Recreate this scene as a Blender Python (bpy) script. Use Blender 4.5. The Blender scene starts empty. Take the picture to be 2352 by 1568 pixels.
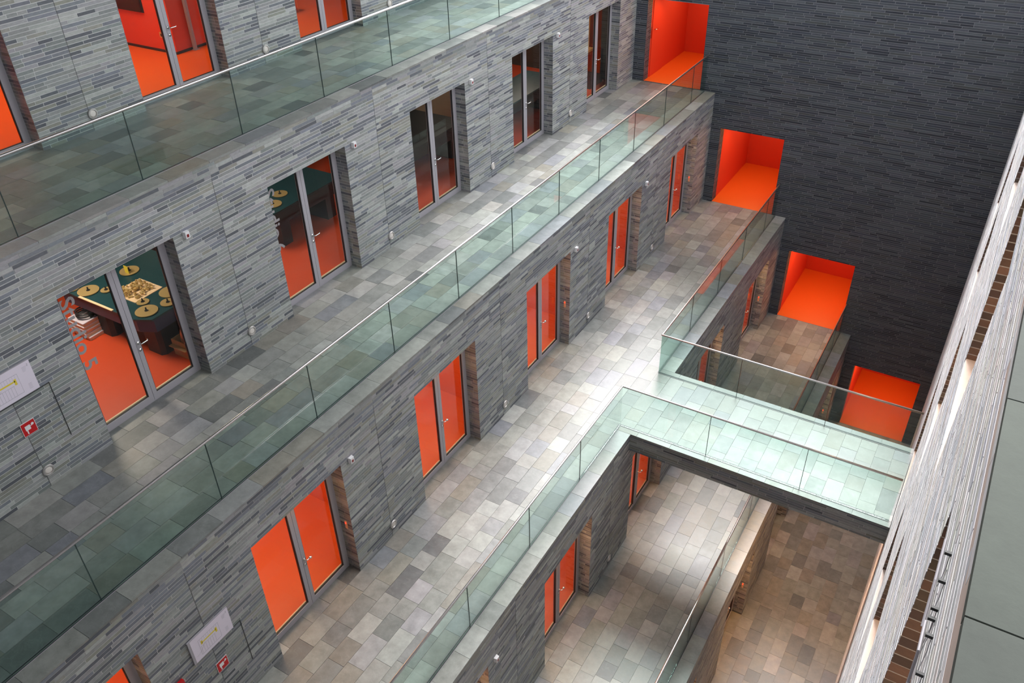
import bpy, math, random
import numpy as np
from mathutils import Matrix, Vector

# ------------------------------------------------------------------ camera, sky, exposure
sc = bpy.context.scene
COL = sc.collection
CAM_P = np.array([7.118, -4.622, 11.187])
CAM_R = np.array([[0.856839, 0.5151, -0.022319], [0.283399, -0.506698, -0.814213], [-0.43071, 0.691324, -0.580137]])
CAM_F = 1935.16
cd = bpy.data.cameras.new('camera')
cam = bpy.data.objects.new('camera', cd)
COL.objects.link(cam)
r, d, f = CAM_R
cam.matrix_world = Matrix(((r[0], -d[0], -f[0], CAM_P[0]), (r[1], -d[1], -f[1], CAM_P[1]),
                           (r[2], -d[2], -f[2], CAM_P[2]), (0, 0, 0, 1)))
cd.sensor_width = 36
cd.lens = CAM_F / 2352 * 36
cd.clip_start = 0.05
sc.camera = cam
w = bpy.data.worlds.new('sky')
sc.world = w
w.use_nodes = True
bgn = w.node_tree.nodes['Background']
bgn.inputs[0].default_value = (0.94, 0.97, 1.0, 1)
bgn.inputs[1].default_value = 1.52
sl_ = bpy.data.lights.new('daylight', 'SUN')
sl_.energy = 3.5
sl_.color = (1.0, 0.98, 0.96)
sl_.angle = math.radians(25)
so_ = bpy.data.objects.new('daylight', sl_)
COL.objects.link(so_)
so_.rotation_euler = Vector((0.13, -0.93, -1.0)).to_track_quat('-Z', 'Y').to_euler()
sc.view_settings.view_transform = 'Standard'
sc.view_settings.look = 'None'
sc.view_settings.gamma = 1
sc.view_settings.exposure = 1.0
sc.view_settings.use_curve_mapping = False
sc.cycles.transparent_max_bounces = 20
sc.cycles.max_bounces = 8
sc.cycles.diffuse_bounces = 4
sc.cycles.glossy_bounces = 4
sc.cycles.transmission_bounces = 4
sc.cycles.caustics_reflective = False
sc.cycles.caustics_refractive = False
sc.cycles.sample_clamp_indirect = 4
sc.cycles.use_light_tree = True

# ------------------------------------------------------------------ dimensions (metres)
M = 3.698                    # door pitch
DW = 1.845                   # door opening width
DH = 2.407                   # door opening height
XA, XB, XC, XD, XE, XR = -4.953, -2.477, 0.0, 2.472, 4.925, 7.36
HA, HB, HC, HD, HE = 6.42, 3.206, 0.0, -3.221, -6.473
HT = 9.55
HFW = 6.9
YN, YT, YW = -12.0, -5.4, 17.69
S = 0.295                    # balustrade set-back
WT = 0.33                    # wall thickness at the door recesses
TW = 2.4765 / 8
B0, B1, BZ = 7.15, 9.42, -0.42   # bridge edges and underside
rng = np.random.default_rng(7)
random.seed(7)

# ------------------------------------------------------------------ materials
def newmat(name):
    m = bpy.data.materials.new(name)
    m.use_nodes = True
    nt = m.node_tree
    p = nt.nodes['Principled BSDF']
    return m, nt, p

def plain(name, col, rough=0.5, metal=0.0, noise=0.0, scale=20.0, spec=0.5):
    m, nt, p = newmat(name)
    p.inputs['Roughness'].default_value = rough
    p.inputs['Metallic'].default_value = metal
    p.inputs['Specular IOR Level'].default_value = spec
    p.inputs['Base Color'].default_value = (*col, 1)
    if noise > 0:
        g = nt.nodes.new('ShaderNodeNewGeometry')
        n = nt.nodes.new('ShaderNodeTexNoise'); n.inputs['Scale'].default_value = scale
        n.inputs['Detail'].default_value = 5
        mr = nt.nodes.new('ShaderNodeMapRange')
        mr.inputs[3].default_value = 1 - noise; mr.inputs[4].default_value = 1 + noise
        mx = nt.nodes.new('ShaderNodeVectorMath'); mx.operation = 'SCALE'
        mx.inputs[0].default_value = col
        nt.links.new(g.outputs['Position'], n.inputs['Vector'])
        nt.links.new(n.outputs['Fac'], mr.inputs[0])
        nt.links.new(mr.outputs[0], mx.inputs['Scale'])
        nt.links.new(mx.outputs[0], p.inputs['Base Color'])
    return m

def slate(name, rough, nscale, amp, bump, vein=0.0, spec=0.5, stretch=(1, 1, 1)):
    m, nt, p = newmat(name)
    L = nt.links.new
    at = nt.nodes.new('ShaderNodeAttribute'); at.attribute_name = 'Col'
    g = nt.nodes.new('ShaderNodeNewGeometry')
    mp = nt.nodes.new('ShaderNodeMapping'); mp.inputs['Scale'].default_value = stretch
    L(g.outputs['Position'], mp.inputs[0])
    # a per-piece shift keeps the grain from running across the joints
    sh = nt.nodes.new('ShaderNodeVectorMath'); sh.operation = 'SCALE'; sh.inputs['Scale'].default_value = 37.0
    L(at.outputs['Vector'], sh.inputs[0])
    ad = nt.nodes.new('ShaderNodeVectorMath'); ad.operation = 'ADD'
    L(mp.outputs[0], ad.inputs[0]); L(sh.outputs[0], ad.inputs[1])
    n = nt.nodes.new('ShaderNodeTexNoise'); n.inputs['Scale'].default_value = nscale
    n.inputs['Detail'].default_value = 6; n.inputs['Roughness'].default_value = 0.65
    L(ad.outputs[0], n.inputs['Vector'])
    mr = nt.nodes.new('ShaderNodeMapRange')
    mr.inputs[1].default_value = 0.25; mr.inputs[2].default_value = 0.75
    mr.inputs[3].default_value = 1 - amp; mr.inputs[4].default_value = 1 + amp
    L(n.outputs['Fac'], mr.inputs[0])
    mx = nt.nodes.new('ShaderNodeVectorMath'); mx.operation = 'SCALE'
    L(at.outputs['Color'], mx.inputs[0]); L(mr.outputs[0], mx.inputs['Scale'])
    out = mx.outputs[0]
    if vein > 0:
        n2 = nt.nodes.new('ShaderNodeTexNoise'); n2.inputs['Scale'].default_value = 3.2
        n2.inputs['Detail'].default_value = 4; n2.inputs['Distortion'].default_value = 1.6
        L(ad.outputs[0], n2.inputs['Vector'])
        rp = nt.nodes.new('ShaderNodeValToRGB')
        e = rp.color_ramp.elements
        e[0].position = 0.485; e[0].color = (0, 0, 0, 1)
        e[1].position = 0.515; e[1].color = (0, 0, 0, 1)
        k = rp.color_ramp.elements.new(0.5); k.color = (1, 1, 1, 1)
        L(n2.outputs['Fac'], rp.inputs[0])
        vm = nt.nodes.new('ShaderNodeMath'); vm.operation = 'MULTIPLY'; vm.inputs[1].default_value = vein
        L(rp.outputs[0], vm.inputs[0])
        mm = nt.nodes.new('ShaderNodeMix'); mm.data_type = 'RGBA'
        L(vm.outputs[0], mm.inputs['Factor']); L(out, mm.inputs['A'])
        mm.inputs['B'].default_value = (0.45, 0.45, 0.43, 1)
        out = mm.outputs['Result']
    L(out, p.inputs['Base Color'])
    p.inputs['Specular IOR Level'].default_value = spec
    rr = nt.nodes.new('ShaderNodeMapRange')
    rr.inputs[3].default_value = rough - 0.1; rr.inputs[4].default_value = rough + 0.12
    L(n.outputs['Fac'], rr.inputs[0]); L(rr.outputs[0], p.inputs['Roughness'])
    b = nt.nodes.new('ShaderNodeBump'); b.inputs['Strength'].default_value = bump
    b.inputs['Distance'].default_value = 0.004
    L(n.outputs['Fac'], b.inputs['Height']); L(b.outputs[0], p.inputs['Normal'])
    return m

def glassmat(name, tint, ior=1.5):
    m, nt, p = newmat(name)
    nt.nodes.remove(p)
    o = nt.nodes['Material Output']
    t = nt.nodes.new('ShaderNodeBsdfTransparent'); t.inputs[0].default_value = (*tint, 1)
    gl = nt.nodes.new('ShaderNodeBsdfGlossy'); gl.inputs['Roughness'].default_value = 0.01
    lw = nt.nodes.new('ShaderNodeLayerWeight'); lw.inputs[0].default_value = 0.5
    pw = nt.nodes.new('ShaderNodeMath'); pw.operation = 'POWER'; pw.inputs[1].default_value = 5
    nt.links.new(lw.outputs['Facing'], pw.inputs[0])
    fr = nt.nodes.new('ShaderNodeMapRange'); fr.inputs[3].default_value = ((ior - 1) / (ior + 1)) ** 2; fr.inputs[4].default_value = 1.0
    nt.links.new(pw.outputs[0], fr.inputs[0])
    mx = nt.nodes.new('ShaderNodeMixShader')
    nt.links.new(fr.outputs[0], mx.inputs[0]); nt.links.new(t.outputs[0], mx.inputs[1])
    nt.links.new(gl.outputs[0], mx.inputs[2]); nt.links.new(mx.outputs[0], o.inputs[0])
    return m

MT = {}
MT['brick'] = slate('split_slate', 0.55, 14, 0.2, 0.18, stretch=(1, 1, 2.2))
MT['tile'] = slate('slate_tile', 0.40, 5.0, 0.27, 0.6, vein=0.11, spec=0.5)
MT['slab'] = slate('gallery_slab', 0.72, 7.0, 0.14, 0.5, spec=0.15)
MT['mortar'] = plain('mortar', (0.50, 0.50, 0.50), 0.9, noise=0.15, scale=8)
MT['darkmortar'] = plain('dark_mortar', (0.44, 0.43, 0.43), 0.9, noise=0.15, scale=8)
MT['pinksill'] = plain('pinkish_sill', (0.66, 0.52, 0.46), 0.7, noise=0.15, scale=12)
MT['palemortar'] = plain('pale_mortar', (0.7, 0.68, 0.69), 0.9)  # right wall's strong light put into the mortar tone
MT['floorcore'] = plain('floor_mortar', (0.30, 0.30, 0.30), 0.9)
MT['farmortar'] = plain('far_mortar', (0.21, 0.215, 0.235), 0.9, noise=0.15, scale=8)  # far wall shade put into the mortar tone
MT['grout'] = plain('grout', (0.10, 0.10, 0.10), 0.9)
MT['concrete'] = plain('concrete', (0.28, 0.28, 0.28), 0.8, noise=0.1, scale=3)
MT['glass'] = glassmat('green_glass', (0.83, 0.922, 0.895))
MT['pane'] = glassmat('door_glass', (0.97, 0.975, 0.97), 1.3)
MT['steel'] = plain('brushed_steel', (0.72, 0.69, 0.69), 0.28, 1.0)
MT['ring'] = plain('satin_ring', (0.55, 0.52, 0.51), 0.45, 0.7)
MT['chrome'] = plain('chrome', (0.8, 0.8, 0.8), 0.15, 1.0)
MT['alu'] = plain('grey_lacquer', (0.36, 0.34, 0.375), 0.45)
MT['gasket'] = plain('black_gasket', (0.012, 0.012, 0.014), 0.5)
MT['channel'] = plain('dark_channel', (0.03, 0.03, 0.035), 0.4)
MT['orange'] = plain('orange_paint', (0.72, 0.115, 0.006), 0.6)
MT['orangefloor'] = plain('orange_floor', (0.74, 0.115, 0.007), 0.5)
MT['redpaint'] = plain('red_paint', (0.66, 0.055, 0.018), 0.6)
MT['redfloor'] = plain('red_orange_floor', (0.62, 0.065, 0.012), 0.5)
MT['darkwall'] = plain('dark_brown_wall', (0.06, 0.05, 0.035), 0.7)
MT['white'] = plain('white_plastic', (0.75, 0.74, 0.76), 0.45)
MT['paper'] = plain('white_paper', (0.70, 0.64, 0.74), 0.6)
MT['ink'] = plain('grey_ink', (0.25, 0.24, 0.28), 0.7)
MT['yellow'] = plain('yellow_marker', (0.70, 0.55, 0.05), 0.7)
MT['red'] = plain('sign_red', (0.50, 0.008, 0.012), 0.4)
MT['blackred'] = plain('dark_red', (0.20, 0.01, 0.012), 0.4)
MT['lens'] = plain('frosted_lens', (0.72, 0.66, 0.62), 0.5)
MT['letter'] = plain('frosted_lettering', (0.30, 0.28, 0.29), 0.6)
MT['tabletop'] = plain('teal_worktop', (0.012, 0.05, 0.06), 0.35)
MT['bluegrey'] = plain('blue_grey_panel', (0.035, 0.04, 0.08), 0.4)
MT['black'] = plain('black_panel', (0.012, 0.012, 0.014), 0.5)
MT['brass'] = plain('film_reel_gold', (0.62, 0.45, 0.19), 0.35, 0.5)
MT['card'] = plain('cardboard', (0.45, 0.27, 0.11), 0.8)
MT['copper'] = plain('copper_foil', (0.85, 0.50, 0.28), 0.35, 0.15, noise=0.3, scale=30)
MT['wood'] = plain('pale_wood', (0.55, 0.33, 0.12), 0.6)
MT['beige'] = plain('beige_panel', (0.33, 0.25, 0.15), 0.7)
MT['cream'] = plain('cream_strip', (0.75, 0.55, 0.34), 0.5)
MT['screen'] = plain('dark_screen', (0.02, 0.012, 0.008), 0.15)
MT['redled'] = plain('red_lamp', (0.9, 0.05, 0.03), 0.4)
nt = MT['redled'].node_tree
nt.nodes['Principled BSDF'].inputs['Emission Color'].default_value = (1, 0.06, 0.03, 1)
nt.nodes['Principled BSDF'].inputs['Emission Strength'].default_value = 0.8

# ------------------------------------------------------------------ mesh helpers
class MB:
    def __init__(s): s.v = []; s.f = []; s.c = []
    def box(s, x0, x1, y0, y1, z0, z1, col=None):
        b = len(s.v)
        s.v += [(x0, y0, z0), (x1, y0, z0), (x1, y1, z0), (x0, y1, z0), (x0, y0, z1), (x1, y0, z1), (x1, y1, z1), (x0, y1, z1)]
        s.f += [tuple(b + i for i in q) for q in ((3, 2, 1, 0), (4, 5, 6, 7), (0, 1, 5, 4), (1, 2, 6, 5), (2, 3, 7, 6), (3, 0, 4, 7))]
        return s
    def room(s, x0, x1, y0, y1, z0, z1, skip=''):
        b = len(s.v)
        s.v += [(x0, y0, z0), (x1, y0, z0), (x1, y1, z0), (x0, y1, z0), (x0, y0, z1), (x1, y0, z1), (x1, y1, z1), (x0, y1, z1)]
        q = {'-z': (0, 1, 2, 3), '+z': (7, 6, 5, 4), '-y': (4, 5, 1, 0), '+x': (5, 6, 2, 1), '+y': (6, 7, 3, 2), '-x': (7, 4, 0, 3)}
        s.f += [tuple(b + i for i in q[k]) for k in q if k not in skip]
        return s
    def prism(s, poly, z0, z1):
        b = len(s.v); n = len(poly)
        s.v += [(x, y, z0) for x, y in poly] + [(x, y, z1) for x, y in poly]
        s.f.append(tuple(b + i for i in reversed(range(n)))); s.f.append(tuple(b + n + i for i in range(n)))
        for i in range(n):
            j = (i + 1) % n
            s.f.append((b + i, b + j, b + n + j, b + n + i))
        return s
    def tube(s, pts, rad, n=10, caps=True):
        pts = [Vector(p) for p in pts]
        rs = rad if isinstance(rad, (list, tuple)) else [rad] * len(pts)
        b = len(s.v); up = None
        for i, p in enumerate(pts):
            a = pts[max(i - 1, 0)]; c = pts[min(i + 1, len(pts) - 1)]
            t = (c - a)
            if t.length < 1e-9: t = Vector((0, 0, 1))
            t.normalize()
            if up is None:
                up = Vector((0, 0, 1)) if abs(t.z) < 0.9 else Vector((1, 0, 0))
            u = t.cross(up)
            if u.length < 1e-6: u = t.cross(Vector((0, 1, 0)))
            u.normalize(); v2 = u.cross(t).normalized(); up = v2
            for k in range(n):
                an = 2 * math.pi * k / n
                q = p + (u * math.cos(an) + v2 * math.sin(an)) * rs[i]
                s.v.append(tuple(q))
        for i in range(len(pts) - 1):
            for k in range(n):
                k2 = (k + 1) % n
                s.f.append((b + i * n + k, b + i * n + k2, b + (i + 1) * n + k2, b + (i + 1) * n + k))
        if caps:
            s.f.append(tuple(b + k for k in reversed(range(n))))
            s.f.append(tuple(b + (len(pts) - 1) * n + k for k in range(n)))
        return s
    def lathe_x(s, c, prof, n=24):
        b = len(s.v)
        for dx, rr in prof:
            for k in range(n):
                an = 2 * math.pi * k / n
                s.v.append((c[0] + dx, c[1] + rr * math.cos(an), c[2] + rr * math.sin(an)))
        for i in range(len(prof) - 1):
            for k in range(n):
                k2 = (k + 1) % n
                s.f.append((b + i * n + k, b + i * n + k2, b + (i + 1) * n + k2, b + (i + 1) * n + k))
        return s
    def build(s, name, mat, parent=None, smooth=False, loc=None):
        me = bpy.data.meshes.new(name)
        v = s.v
        if loc is not None: v = [(a - loc[0], b - loc[1], c - loc[2]) for a, b, c in v]
        me.from_pydata(v, [], s.f)
        me.materials.append(mat)
        if smooth: me.polygons.foreach_set('use_smooth', [True] * len(me.polygons))
        o = bpy.data.objects.new(name, me)
        COL.objects.link(o)
        if parent is not None:
            o.parent = parent
            pl = WLOC.get(parent, Vector((0, 0, 0)))
            o.location = Vector(loc if loc is not None else (0, 0, 0)) - pl
        elif loc is not None:
            o.location = loc
        WLOC[o] = Vector(loc if loc is not None else (0, 0, 0))
        return o

WLOC = {}
def tag(o, label=None, cat=None, group=None, kind=None):
    if label: o['label'] = label
    if cat: o['category'] = cat
    if group: o['group'] = group
    if kind: o['kind'] = kind
    return o

def thing(name, loc, label, cat, group=None, kind=None):
    o = bpy.data.objects.new(name, None)
    o.location = loc
    o.empty_display_size = 0.1
    COL.objects.link(o)
    WLOC[o] = Vector(loc)
    return tag(o, label, cat, group, kind)

def part(mb, name, mat, parent, smooth=False):
    """mesh given in world coordinates, parented to a thing (or part)"""
    loc = WLOC[parent]
    return mb.build(name, mat, parent, smooth, loc=tuple(loc))

def project(P):
    q = (P - CAM_P) @ CAM_R.T
    z = np.maximum(q[..., 2], 1e-3)
    return 1176 + CAM_F * q[..., 0] / z, 784 + CAM_F * q[..., 1] / z, q[..., 2]

FACES = np.array(((3, 2, 1, 0), (4, 5, 6, 7), (0, 1, 5, 4), (1, 2, 6, 5), (2, 3, 7, 6), (3, 0, 4, 7)))
FRONT = {'x+': 3, 'x-': 5, 'y-': 2, 'y+': 4, 'z+': 1}

def pieces(parent, name, plural, boxes, cols, front, mat, jit=0.0008, cap=300, minpx=10, skip=()):
    """boxes (n,6); the cap that show largest become objects of their own, the rest one joined part"""
    n = len(boxes)
    if n == 0: return
    x0, x1, y0, y1, z0, z1 = boxes.T
    V = np.stack([np.stack(c, -1) for c in ((x0, y0, z0), (x1, y0, z0), (x1, y1, z0), (x0, y1, z0), (x0, y0, z1), (x1, y0, z1), (x1, y1, z1), (x0, y1, z1))], 1)
    V = V + rng.uniform(-jit, jit, V.shape)
    fi = np.array([FRONT[k] for k in front]) if not isinstance(front, str) else np.full(n, FRONT[front])
    u, v, z = project(V)
    q = FACES[fi]
    uu = np.take_along_axis(u, q, 1); vv = np.take_along_axis(v, q, 1); zz = np.take_along_axis(z, q, 1)
    area = 0.5 * np.abs(sum(uu[:, i] * vv[:, (i + 1) % 4] - uu[:, (i + 1) % 4] * vv[:, i] for i in range(4)))
    cu, cv = uu.mean(1), vv.mean(1)
    ok = (zz.min(1) > 0.3) & (cu > -20) & (cu < 2372) & (cv > -20) & (cv < 1588)
    area = np.where(ok, area, 0)
    ext = np.maximum(uu.max(1) - uu.min(1), vv.max(1) - vv.min(1))
    area = np.where(ext >= minpx, area, 0)
    for s0 in skip: area[s0] = 0
    order = np.argsort(-area)
    keep = order[:cap]; keep = keep[area[keep] > 0]
    mask = np.zeros(n, bool); mask[keep] = True
    back = {3: 5, 5: 3, 2: 4, 4: 2, 1: 0}
    pl = WLOC[parent]
    for i in keep:
        c = V[i].mean(0)
        me = bpy.data.meshes.new(name)
        me.from_pydata((V[i] - c).tolist(), [], FACES.tolist())
        a = me.attributes.new('Col', 'FLOAT_COLOR', 'POINT')
        a.data.foreach_set('color', np.tile(np.append(cols[i], 1.0), 8).astype(np.float32))
        me.materials.append(mat)
        o = bpy.data.objects.new(name, me)
        COL.objects.link(o)
        o.parent = parent
        o.location = Vector(c) - pl
        WLOC[o] = Vector(c)
    rest = np.where(~mask)[0]
    if len(rest):
        k = len(rest)
        vv_ = (V[rest] - np.array(pl)).reshape(-1, 3)
        fsel = np.array([[x for x in range(6) if x != back[a]] for a in range(6) if a in back and True]) if False else None
        fl = np.concatenate([(FACES[[j for j in range(6) if j != back[fi[i]]]] + 8 * t) for t, i in enumerate(rest)]) if k < 2000 else None
        if fl is None:
            # all pieces of a run usually share the same front; group by front
            out = []
            for fr in np.unique(fi[rest]):
                t = np.where(fi[rest] == fr)[0]
                sel = FACES[[j for j in range(6) if j != back[fr]]]
                out.append((sel[None] + 8 * t[:, None, None]).reshape(-1, 4))
            fl = np.concatenate(out)
        me = bpy.data.meshes.new(plural)
        nf = len(fl)
        me.vertices.add(8 * k); me.vertices.foreach_set('co', vv_.astype(np.float32).ravel())
        me.loops.add(nf * 4); me.loops.foreach_set('vertex_index', fl.astype(np.int32).ravel())
        me.polygons.add(nf); me.polygons.foreach_set('loop_start', np.arange(0, nf * 4, 4, dtype=np.int32))
        me.polygons.foreach_set('use_smooth', np.zeros(nf, bool))
        me.update(calc_edges=True)
        a = me.attributes.new('Col', 'FLOAT_COLOR', 'POINT')
        cc = np.concatenate([cols[rest], np.ones((k, 1))], 1)
        a.data.foreach_set('color', np.repeat(cc, 8, 0).astype(np.float32).ravel())
        me.materials.append(mat)
        me.validate()
        o = bpy.data.objects.new(plural, me)
        COL.objects.link(o)
        o.parent = parent
        o['kind'] = 'stuff'
        WLOC[o] = Vector(pl)

WALLPAL = np.array([(0.215, 0.225, 0.222), (0.285, 0.295, 0.285), (0.150, 0.162, 0.185), (0.088, 0.094, 0.108),
                    (0.205, 0.207, 0.182), (0.24, 0.238, 0.25), (0.17, 0.185, 0.182), (0.118, 0.126, 0.145)]) * 1.2
WALLW = np.array([0.22, 0.13, 0.16, 0.10, 0.10, 0.12, 0.10, 0.07])
FLOORPAL = np.array([(0.295, 0.302, 0.285), (0.36, 0.367, 0.35), (0.23, 0.24, 0.235), (0.16, 0.168, 0.17),
                     (0.285, 0.272, 0.24), (0.33, 0.33, 0.34), (0.25, 0.26, 0.285), (0.40, 0.39, 0.38)]) * 0.72
FLOORW = np.array([0.28, 0.20, 0.17, 0.045, 0.11, 0.10, 0.06, 0.035])

def palette(n, pal, wts, var=0.12):
    i = rng.choice(len(pal), n, p=wts / wts.sum())
    return pal[i] * (1 + rng.uniform(-var, var, (n, 1))) * (1 + rng.uniform(-0.02, 0.02, (n, 3)))

CP = DH / 44                 # course pitch
def courses(axis, face, sgn, u0, u1, z0, z1, openings=(), depth=0.03, pitch=CP, lmin=0.14, lmax=0.62, joint=0.0095, flush=0.0012):
    """split-slate strips: boxes and their front key. axis 'x': face at X=face, u runs along Y"""
    out = []
    nz = int(round((z1 - z0) / pitch)); ph = (z1 - z0) / nz
    for i in range(nz):
        a, b = z0 + i * ph, z0 + (i + 1) * ph
        mid = (a + b) / 2
        segs = [(u0, u1)]
        for (p, q, c, d_) in openings:
            if c < mid < d_:
                ns = []
                for (s0, s1) in segs:
                    if q <= s0 or p >= s1: ns.append((s0, s1)); continue
                    if p > s0: ns.append((s0, p))
                    if q < s1: ns.append((q, s1))
                segs = ns
        for (s0, s1) in segs:
            t = s0
            first = True
            while t < s1 - 1e-6:
                l = rng.uniform(lmin, lmax)
                if first: l *= rng.uniform(0.4, 1); first = False
                e = t + l
                if s1 - e < lmin * 0.7: e = s1
                pr = rng.uniform(-flush, flush)
                out.append((t, e - joint if e < s1 else e, a, b - joint, pr))
                t = e
    o = np.array(out)
    n = len(o)
    fr = face + sgn * o[:, 4]; bk = face - sgn * depth
    lo = np.minimum(fr, bk); hi = np.maximum(fr, bk)
    if axis == 'x': bx = np.stack([lo, hi, o[:, 0], o[:, 1], o[:, 2], o[:, 3]], 1)
    else: bx = np.stack([o[:, 0], o[:, 1], lo, hi, o[:, 2], o[:, 3]], 1)
    return bx, [axis + ('+' if sgn > 0 else '-')] * n

def core_boxes(mb, axis, lo, hi, u0, u1, z0, z1, openings):
    """solid wall with rectangular openings, as boxes"""
    us = sorted({u0, u1, *[max(u0, min(u1, q)) for o in openings for q in o[:2]]})
    for a, b in zip(us[:-1], us[1:]):
        m = (a + b) / 2
        cuts = sorted([(o[2], o[3]) for o in openings if o[0] < m < o[1]])
        t = z0
        for c, d_ in cuts:
            if c > t: add(mb, axis, lo, hi, a, b, t, min(c, z1))
            t = max(t, d_)
        if t < z1: add(mb, axis, lo, hi, a, b, t, z1)

def add(mb, axis, lo, hi, a, b, c, d_):
    if axis == 'x': mb.box(lo, hi, a, b, c, d_)
    else: mb.box(a, b, lo, hi, c, d_)

# ------------------------------------------------------------------ terrace walls
LEV = {'A': (XA, HA, HT), 'B': (XB, HB, HA), 'C': (XC, HC, HB), 'D': (XD, HD, HC), 'E': (XE, HE, HD)}
DOORS = {'A': [0, 1, 2], 'B': [0, 1, 2, 3, 4], 'C': [-1, 0, 1, 2, 3, 4], 'D': [0, 1, 2, 3, 4], 'E': [1, 2, 3, 4]}
WNAME = {'A': 'wall_top', 'B': 'wall_upper', 'C': 'wall_middle', 'D': 'wall_lower', 'E': 'wall_bottom'}
TERR = {'A': 'top terrace', 'B': 'studio terrace', 'C': 'bridge terrace', 'D': 'lower terrace', 'E': 'bottom floor'}
WLAB = {'A': 'grey slate strip wall of the top terrace with red rooms behind its glass doors',
        'B': 'grey slate strip wall with the lettered glass studio doors and dark rooms',
        'C': 'grey slate strip wall with bright orange glass doors facing the footbridge terrace',
        'D': 'dark slate strip wall below the footbridge terrace edge, with narrow orange doors',
        'E': 'lowest brown lit slate strip wall above the bottom floor'}
SEAMS = [M * i + 2.72 for i in range(-2, 4)]
for k in 'ABCDE':
    x, z0, z1 = LEV[k]
    ops = [(M * i, M * i + DW, z0 - 0.3, z0 + DH) for i in DOORS[k]]
    mb = MB()
    core_boxes(mb, 'x', x - WT, x - 0.0022, YN, YW, z0 - 0.25, z1 - 0.25, ops)
    o = mb.build(WNAME[k], MT['mortar'] if k in 'AB' else MT['darkmortar'])
    tag(o, WLAB[k], 'wall', kind='structure')
    bx, fr = courses('x', x, 1, YT, YW, z0, z1 - 0.034, [(a, b, z0, z0 + DH) for a, b, _, _ in ops] + [(q - 0.005, q + 0.005, z0, z1) for q in SEAMS])
    for q in SEAMS:
        MB().box(x - 0.012, x - 0.0012, q - 0.004, q + 0.004, z0 + 0.005, z1 - 0.26).build('movement_joint', MT['grout'], o)
    for i in DOORS[k]:
        for (yy, sg) in ((M * i + DW, -1), (M * i, 1)):
            b2, f2 = courses('y', yy + sg * 0.003, sg, x - WT + 0.07, x - 0.002, z0, z0 + DH, lmin=0.1, lmax=0.35, depth=0.02)
            bx = np.concatenate([bx, b2]); fr += f2
    pieces(o, 'brick', 'brick_course', bx, palette(len(bx), WALLPAL, WALLW), fr, MT['brick'])

# ------------------------------------------------------------------ floors
def tile_rows(rows, w_, x0, y0, y1, z, breaks=(), lmin=0.34, lmax=0.66, gap=0.004, th=0.03, along='y'):
    out = []
    for i in range(rows):
        a = x0 + i * w_
        t = y0 - rng.uniform(0, 0.5)
        bs = sorted([b for b in breaks if y0 < b < y1]) + [y1]
        for be in bs:
            while t < be - 1e-6:
                e = t + rng.uniform(lmin, lmax)
                if be - e < lmin * 0.6: e = be
                h = z + rng.uniform(-0.0012, 0.0012)
                g = gap if along == 'y' else gap
                if e > y0:
                    s0 = max(t, y0)
                    if along == 'y': out.append((a + g / 2, a + w_ - g / 2, s0 + g / 2, e - g / 2, z - th, h))
                    else: out.append((s0 + g / 2, e - g / 2, a + g / 2, a + w_ - g / 2, z - th, h))
                t = e
    return np.array(out)

FLAB = {'A': 'slate tiled walkway of the top terrace behind the upper glass balustrade',
        'B': 'slate tiled walkway in front of the lettered studio doors',
        'C': 'bright slate tiled walkway that leads onto the footbridge',
        'D': 'slate tiled walkway passing under the footbridge, half in brown shade',
        'E': 'slate tiled bottom floor beneath the footbridge beside the right wall'}
NEXT = {'A': XB, 'B': XC, 'C': XD, 'D': XE, 'E': XR}
FL = {}
for k in 'ABCDE':
    x, z, _ = LEV[k]
    x1 = NEXT[k]
    wd = (x1 - x) / 8
    mb = MB().box(x - WT if k != 'E' else x - WT, x1 - 0.0022, YN, YW, z - 0.25, z - 0.012)
    o = mb.build('floor', MT['floorcore'])
    tag(o, FLAB[k], 'floor', kind='structure')
    FL[k] = o
    br = {'A': (7.39,), 'C': (7.39,), 'D': (7.1,)}.get(k, ())
    bx = [tile_rows(7 if k != 'E' else 8, wd, x + 0.002, YT, YW, z, br)]
    for i in DOORS[k]:   # threshold slabs in the door recesses
        bx.append(tile_rows(1, WT - 0.02, x - WT + 0.022, M * i, M * i + DW, z))
    cx = x + 7 * wd
    if k != 'E':
        if k == 'C':
            bx.append(tile_rows(1, wd + 0.012, cx, YT, B0 - 0.008, z, lmin=0.5, lmax=0.75))
            bx.append(tile_rows(1, wd + 0.012, cx, B1 + 0.008, YW, z, lmin=0.5, lmax=0.75))
        else:
            bx.append(tile_rows(1, wd + 0.012, cx, YT, YW, z, lmin=0.5, lmax=0.75))
    bx = np.concatenate(bx)
    pieces(o, 'tile', 'tile_area', bx, palette(len(bx), FLOORPAL, FLOORW), 'z+', MT['tile'], jit=0.0006)

# ------------------------------------------------------------------ footbridge
br = MB().box(XD - 0.30, XR - 0.01, B0 + 0.0022, B1 - 0.0022, BZ, -0.012).build('footbridge', MT['darkmortar'])
tag(br, 'slate clad footbridge crossing the atrium between two glass balustrades', 'bridge', kind='structure')
nb = 17
bx = [tile_rows(nb, (XR - 0.01 - (XD - TW)) / nb, XD - TW, B0 + 0.15, B1 - 0.15, 0)]
bx.append(tile_rows(1, 0.155, B0 - 0.006, XD - TW, XR - 0.01, 0, along='x', lmin=0.5, lmax=0.8))
bx.append(tile_rows(1, 0.155, B1 - 0.149, XD - TW, XR - 0.01, 0, along='x', lmin=0.5, lmax=0.8))
bx = np.concatenate(bx)
pieces(br, 'tile', 'tile_area', bx, palette(len(bx), FLOORPAL * 0.82, FLOORW), 'z+', MT['tile'], jit=0.0006)
b1, f1 = courses('y', B0, -1, XD, XR - 0.01, BZ, -0.034, lmin=0.25, lmax=0.8)
b2, f2 = courses('y', B1, 1, XD, XR - 0.01, BZ, -0.034, lmin=0.25, lmax=0.8)
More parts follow.
